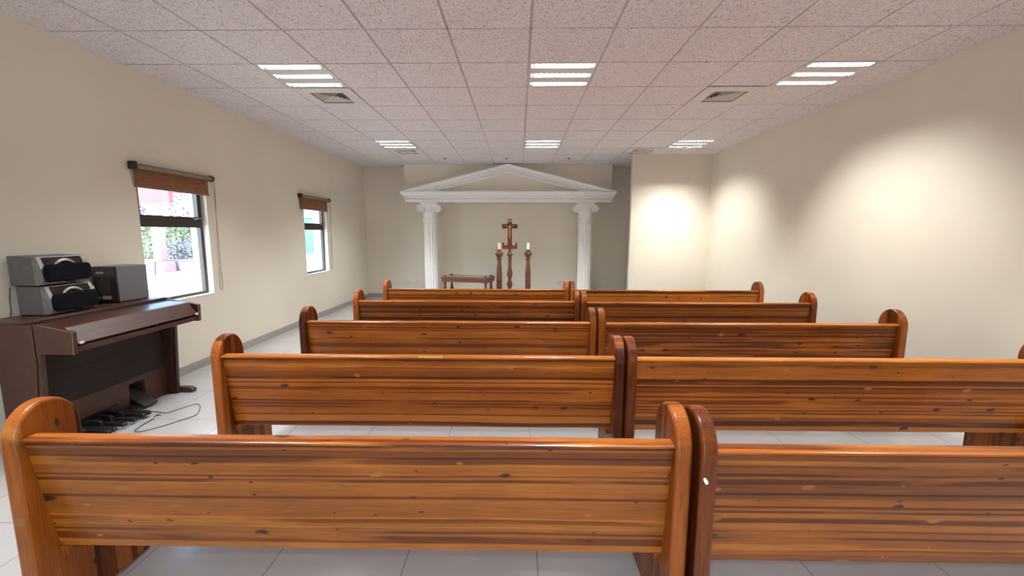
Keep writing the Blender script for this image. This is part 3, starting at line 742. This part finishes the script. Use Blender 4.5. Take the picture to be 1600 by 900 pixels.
# figure: one skinned body
def skin_figure(parent):
    me = bpy.data.meshes.new('figure')
    V = [(0, 0, .0), (0, 0, .045), (0, .0, .085), (0, 0, .105), (.004, -.006, .128), (.004, -.008, .142),
         (-.028, 0, .094), (-.066, .0, .112), (-.108, 0, .130), (-.120, 0, .136), (.028, 0, .094), (.066, 0, .112), (.108, 0, .130), (.120, 0, .136),
         (-.012, -.004, -.02), (-.013, -.018, -.075), (-.006, -.004, -.135), (-.004, -.012, -.158), (.012, -.004, -.02), (.011, -.018, -.075), (.006, -.006, -.135), (.004, -.014, -.158)]
    E = [(0, 1), (1, 2), (2, 3), (3, 4), (4, 5), (2, 6), (6, 7), (7, 8), (8, 9), (2, 10), (10, 11), (11, 12), (12, 13), (0, 14), (14, 15), (15, 16), (16, 17), (0, 18), (18, 19), (19, 20), (20, 21)]
    rad = [.017, .014, .018, .007, .013, .009, .010, .0075, .0055, .006, .010, .0075, .0055, .006, .012, .009, .006, .005, .012, .009, .006, .005]
    me.from_pydata(V, E, []); o = bpy.data.objects.new('figure', me); COL.objects.link(o); me.materials.append(GOLD)
    md = o.modifiers.new('skin', 'SKIN')
    if not me.skin_vertices: me.attributes  # layer is made by the modifier
    for k, r_ in enumerate(rad):
        sv = me.skin_vertices[0].data[k]; sv.radius = (r_, r_*.9); sv.use_root = (k == 0)
    o.modifiers.new('sub', 'SUBSURF').levels = 1; o.modifiers['sub'].render_levels = 1
    for a in ('use_smooth_shade',):
        try: setattr(md, a, True)
        except Exception: pass
    o.parent = parent; o['label'] = 'small golden figure with outstretched arms'; return o
try:
    fg = skin_figure(t); fg.location = (0, -.034, zc(222))
    bm = new(); lathe(bm, [(.018, -.026), (.022, -.014), (.019, .006), (.016, .012)], (0, 0, 0), 12, .8)
    lc = link('loincloth', bm, GOLD, fg, smooth=True)
except Exception as e: print('figure failed', e)

def candle_stand(x, lab, clab):
    t = thing('candle_stand', lab, 'candle stand', (x, Y0-.02, 0), 0, 'turned wooden candle stands')
    prof = [(413, 20), (425, 21), (435, 23), (446, 27), (458, 34), (463, 36), (470, 34), (480, 28), (495, 24), (505, 20), (511, 26), (520, 26), (530, 18), (560, 19), (600, 24), (650, 28), (690, 31), (720, 29), (733, 27), (738, 31), (752, 30), (758, 26), (764, 30), (774, 30), (780, 25), (788, 30), (830, 29), (850, 28), (870, 30), (880, 24), (890, 32), (940, 34)]
    pr = [(h_*K, zc(c)) for c, h_ in prof] + [(.09, .09), (.10, .06), (.10, 0)]; pr.reverse()
    link('post', lathe(new(), pr, seg=28), TURN, t, smooth=True)
    bm = new()
    for k in range(8):       # carved petals round the cup
        a = 2*PI*k/8; c_, s_ = math.cos(a), math.sin(a)
        tube(bm, [(.045*c_, .045*s_, zc(492)), (.060*c_, .060*s_, zc(470)), (.076*c_, .076*s_, zc(455)), (.082*c_, .082*s_, zc(450))], [.006, .014, .012, .004], 6)
    link('cup_petals', bm, TURN, t, smooth=True)
    z0 = zc(413); ct = thing('candle', clab, 'candle', (x, Y0-.02, z0), 0, 'thick white candles')
    link('wax', lathe(new(), [(.034, 0), (.035, .004), (.035, .136), (.032, .140), (.02, .137)], seg=28), CANDLE, ct, smooth=True)
    bm = new(); tube(bm, [(0, 0, .135), (.001, 0, .145), (.004, 0, .152)], .0018, 6); link('wick', bm, BRK, ct)
candle_stand(-.405, 'turned wooden candle stand on the left of the crucifix', 'white candle on the stand left of the crucifix')
candle_stand(.198, 'turned wooden candle stand on the right of the crucifix', 'white candle on the stand right of the crucifix')

# altar table
t = thing('altar_table', 'low wooden table with grey inset top and dark corner knobs, left of the candle stands', 'table', (-1.04, 8.50, 0), R(-14.5))
hx, hy, zt_ = .51, .225, .61
bm = new(); f = .075
for a in ((-hx, hx, -hy, -hy+f), (-hx, hx, hy-f, hy), (-hx, -hx+f, -hy+f, hy-f), (hx-f, hx, -hy+f, hy-f)): box(bm, *a, zt_-.035, zt_)
link('top_frame', bm, TURN2, t, bev=.004)
link('inset', B(-hx+f, hx-f, -hy+f, hy-f, zt_-.03, zt_-.004), SLATE, t)
bm = new()
for a in ((-hx+.01, hx-.01, -hy+.01, -hy+.04), (-hx+.01, hx-.01, hy-.04, hy-.01), (-hx+.01, -hx+.04, -hy+.04, hy-.04), (hx-.04, hx-.01, -hy+.04, hy-.04)): box(bm, *a, zt_-.105, zt_-.035)
link('apron', bm, TURN2, t, bev=.004)
for sx in (-1, 1):
    for s_ in (-1, 1):
        lx, ly = sx*(hx-.07), s_*(hy-.055)
        pr = [(.028, 0), (.032, .02), (.022, .05), (.028, .08), (.046, .15), (.054, .22), (.050, .28), (.036, .35), (.024, .41), (.020, .45), (.026, .475), (.026, zt_-.1)]
        o = link('leg', lathe(new(), pr, seg=20), TURN, t, smooth=True); o.location = (lx, ly, 0)
        o = link('corner_knob', lathe(new(), [(.030, 0), (.034, .006), (.026, .02), (.012, .027), (.002, .028)], seg=16), KNOB, t, smooth=True); o.location = (lx, ly, zt_)

# ------------------------------------------------------------------ organ
OX0, OX1, OY0, OY1 = -3.42, -3.18, 2.583, 3.68
t = thing('electric_organ', 'dark brown wooden electric organ standing against the left wall', 'organ', ((OX0+OX1)/2, (OY0+OY1)/2, 0))
ox, oy = (OX0+OX1)/2, (OY0+OY1)/2
def L(bm):       # world-built mesh moved into the organ's local frame
    bmesh.ops.translate(bm, verts=bm.verts, vec=(-ox, -oy, 0)); return bm
for a, b in ((OY0, OY0+.03), (OY1-.03, OY1)):
    e = -.005 if a == OY0 else 0; bm = new()
    prism(bm, [(OX0, .0), (-3.225, .0), (-3.155, .62), (-3.155, .888), (OX0, .888)], 'y', a+e, b+(0 if e else .005))
    link('side_panel', L(bm), ORG, t, bev=.003)
    bm = prism(new(), [(-3.221, .0), (-3.165, .0), (-3.125, .69), (-2.9, .69), (-2.892, .84), (-3.02, .866), (-3.149, .886), (-3.149, .62)], 'y', a, b)
    arm = link('side_arm', L(bm), ORG, t, bev=.003)
    bm = tube(new(), [(-3.12, a-.0005, .885), (-3.02, a-.0005, .867), (-2.893, a-.0005, .841), (-2.901, a-.0005, .69)], .0016, 5)
    link('worn_edge', L(bm), EDGE, arm)
bm = prism(new(), [(OX1+.0, .02), (OX1+.0, .05), (-3.06, .05), (-3.035, .035), (-3.035, .0), (OX1-.2, 0), (OX1-.2, .05), (OX1-.01, .05)], 'y', OY1-.034, OY1+.004)
def foot(y0_, y1_):
    bm = prism(new(), [(-3.40, 0), (-3.05, 0), (-3.04, .03), (-3.09, .052), (-3.40, .052)], 'y', y0_, y1_); link('foot', L(bm), ORG, t, bev=.006)
bm.free(); foot(OY1-.002, OY1+.05); foot(OY0-.05, OY0+.002)
bm = new(); box(bm, -3.505, -3.195, OY0-.004, OY1+.004, .889, .905); link('top_shelf', L(bm), ORG, t, bev=.003)
bm = new(); box(bm, -3.21, -3.195, OY0+.03, OY1-.03, .80, .888); box(bm, -3.42, -3.41, OY0+.03, OY1-.03, .02, .888); link('back_board', L(bm), ORGD, t)
ya, yb = OY0+.034, OY1-.034
bm = prism(new(), [(-3.175, .868), (-3.172, .880), (-3.05, .872), (-2.985, .863), (-2.985, .853), (-3.05, .860)], 'y', ya, yb); link('lid', L(bm), ORG, t, bev=.002)
bm = prism(new(), [(-2.983, .862), (-2.972, .862), (-2.897, .758), (-2.909, .752)], 'y', ya, yb); flap = link('lid_flap', L(bm), ORG, t, bev=.002)
bm = new(); box(bm, -2.93, -2.905, ya, yb, .70, .738); box(bm, -3.18, -2.93, ya, yb, .70, .715); link('key_slip', L(bm), ORG, t, bev=.002)
bm = new(); box(bm, -2.96, -2.945, ya, yb, .715, .80); link('key_recess', L(bm), BRK, t)
for y in (ya+.02, yb-.02):
    bm = new(); box(bm, -2.903, -2.889, y-.013, y+.013, .752, .768); link('lid_knob', L(bm), OUTL, flap, bev=.003)
bm = new(); box(bm, -3.29, -3.262, OY0+.03, OY1-.03, .26, .70); link('speaker_front', L(bm), ORGD, t)
oa, ob = 3.285, 3.435
bm = new(); box(bm, -3.285, -3.26, OY0+.03, oa, .0, .26); box(bm, -3.285, -3.26, ob, OY1-.03, .0, .26); box(bm, -3.285, -3.26, oa, ob, .22, .26); link('lower_panel', L(bm), ORGR, t)
bm = new(); box(bm, -3.38, -3.37, oa-.01, ob+.01, 0, .24); box(bm, -3.37, -3.285, oa-.006, oa, 0, .24); box(bm, -3.37, -3.285, ob, ob+.006, 0, .24); link('pedal_recess', L(bm), MATTEB, t)
bm = prism(new(), [(-3.34, .13), (-3.335, .145), (-3.15, .035), (-3.155, .015)], 'y', oa+.015, ob-.015); link('expression_pedal', L(bm), plain('grey_rubber', (.05, .045, .045), .6), t, bev=.004)
bm = new(); box(bm, OX0+.02, OX1-.06, 2.63, 2.64, 0, .01)
bm.free()
py = 2.665; n = 0
pat = [0, 1, 0, 1, 0, 0, 1, 0, 1, 0, 1, 0, 0]
for k, bflag in enumerate(pat):
    y = 2.665 + .041*k
    if bflag:
        bm = prism(new(), [(-3.27, .035), (-3.27, .085), (-3.15, .088), (-3.125, .075), (-3.12, .035)], 'y', y-.014, y+.014)
    else:
        bm = prism(new(), [(-3.27, .03), (-3.27, .052), (-3.0, .052), (-2.985, .045), (-2.985, .022), (-3.0, .02)], 'y', y-.016, y+.016)
    link('bass_pedal', L(bm), BLACK, t, bev=.004)
bm = new(); box(bm, -3.27, -3.2, 2.64, 3.18, .0, .03); box(bm, -3.27, -3.25, 2.64, 3.18, .03, .10); link('pedal_frame', L(bm), BLACK, t)
# floor cord
pts = [(x, y, .006) for x, y in [(-3.13, 3.215), (-3.059, 3.247), (-2.96, 3.235), (-2.9, 3.225), (-2.853, 3.32), (-2.80, 3.405), (-2.74, 3.37), (-2.693, 3.305), (-2.655, 3.24), (-2.635, 3.182), (-2.674, 3.099), (-2.748, 2.976), (-2.82, 2.902), (-2.87, 2.90), (-2.891, 2.932), (-2.915, 3.03), (-2.922, 3.117), (-2.95, 3.16), (-2.925, 3.19), (-2.96, 3.185)]]
tag(link('power_cord', tube(new(), smoothpath(pts, 5), .003, 6), CORD, smooth=True), 'thin dark cord looped on the floor beside the organ pedals', 'cord')

# ------------------------------------------------------------------ stereo speakers and unit on the organ
ZO = .905
def speaker(y0, z0, lab, dx=0):
    Wd, Hh, D = .345, .207, .215        # along y, z, depth x ; front faces +x
    t = thing('stereo_speaker', lab, 'speaker', (-3.395+dx, y0+Wd/2, z0), R(4), 'grey and black speakers stacked on the organ')
    hw = Wd/2
    side = [(-.10, .004), (.06, .0), (.06, Hh-.006), (-.10, Hh)]
    link('cabinet', prism(new(), side, 'y', -hw, hw), GREYM, t, bev=.004)
    band = [(.06, .0), (.108, .006), (.118, .05), (.112, .11), (.082, Hh-.008), (.06, Hh-.004)]
    link('front_band', prism(new(), band, 'y', -hw-.001, hw+.001), GREYL, t, bev=.004)
    # silver surround with dark upper panel
    bz = [(.084, Hh-.006), (.110, .128), (.116, .115), (.112, .112), (.08, Hh-.02)]
    bez = link('silver_bezel', prism(new(), bz, 'y', -hw+.004, hw-.004), SILV, t, bev=.002)
    up_ = [(.089, Hh-.014), (.111, .133), (.1125, .134), (.0905, Hh-.013)]
    link('upper_panel', prism(new(), up_, 'y', -hw+.03, hw-.035), DARKGLOSS, bez)
    # cloth grille: rounded bar with round bulge in the middle
    bm = new(); pts = []
    a0, b0 = hw-.008, .064; zc_ = .082; rc = .076
    xs_ = [-1+2*k/40 for k in range(41)]
    def half(u):       # half height at u
        y = abs(u)*a0; e = b0*(1-max(0, (y-(a0-.03))/.03)**3*.5)
        c = math.sqrt(max(0, rc*rc-y*y)); return max(e, c)
    top = [(u*a0, zc_+half(u)) for u in xs_]; bot = [(u*a0, zc_-half(u)*.92) for u in reversed(xs_)]
    poly = top+bot
    prism(bm, poly, 'x', .108, .146)
    link('grille', bm, CLOTH, t, bev=.014, seg=3)
    # silver arc above the bulge and crescent below
    bm = new(); arc = [(.118-.012*math.sin(PI*k/16), -.090*math.cos(PI*k/16), zc_+.004+.088*math.sin(PI*k/16)) for k in range(2, 15)]
    tube(bm, arc, [.003+.008*math.sin(PI*k/12) for k in range(13)], 8); link('silver_arc', bm, SILV, t, smooth=True)
    bm = new(); arc = [(.120, -.06*math.cos(PI*k/12), zc_-.006-.062*math.sin(PI*k/12)) for k in range(2, 11)]
    tube(bm, arc, [.002+.006*math.sin(PI*k/8) for k in range(9)], 8); link('silver_crescent', bm, SILV, t, smooth=True)
    bm = new(); box(bm, .104, .113, hw-.04, hw-.004, .135, .17); link('badge_panel', bm, SILV, bez, bev=.003)
    return t
speaker(2.80, ZO+.002, 'grey speaker with black grille lying on the organ, lower of the stacked pair')
speaker(2.785, ZO+.210, 'grey speaker with black grille, upper of the stacked pair on the organ', -.015)
t = thing('stereo_unit', 'grey cased stereo unit with black front, beside the stacked speakers on the organ', 'stereo', (-3.41, 3.49, ZO+.0015))
link('case', B(-.1, .1, -.135, .14, .006, .30), GREYBOX, t, bev=.004)
fp = link('front_panel', B(-.098, .098, -.147, -.135, .006, .297), BLACK, t, bev=.003)
link('upper_strip', B(-.096, .09, -.150, -.147, .215, .29), plain('dark_grey_strip', (.07, .06, .06), .4), fp)
link('cassette_door', B(-.085, .05, -.152, -.147, .07, .2), DARKGLOSS, fp, bev=.003)
for a, b, c_, d in ((-.09, -.045, .03, .05), (-.03, .045, .028, .058), (-.06, .0, .24, .258)): link('button_strip', B(a, b, -.153, -.147, c_, d), SILV, fp, bev=.004)
for k in range(3):
    o = link('control_knob', tube(new(), [(.065, -.147, .10+k*.035), (.065, -.16, .10+k*.035)], .009, 14), BLACK, fp, smooth=True)
for a in (-.08, .08):
    for b in (-.12, .12): link('rubber_foot', B(a-.01, a+.01, b-.01, b+.01, 0, .006), BLACK, t)
pts = [(-3.518, 2.79, ZO+.20), (-3.518, 2.778, ZO+.12), (-3.512, 2.772, ZO+.04), (-3.50, 2.755, ZO+.003), (-3.47, 2.725, ZO+.003)]
tag(link('speaker_cable', tube(new(), smoothpath(pts, 5), .0025, 6), CORD, smooth=True), 'thin speaker cable hanging behind the stacked speakers onto the organ top', 'cable')
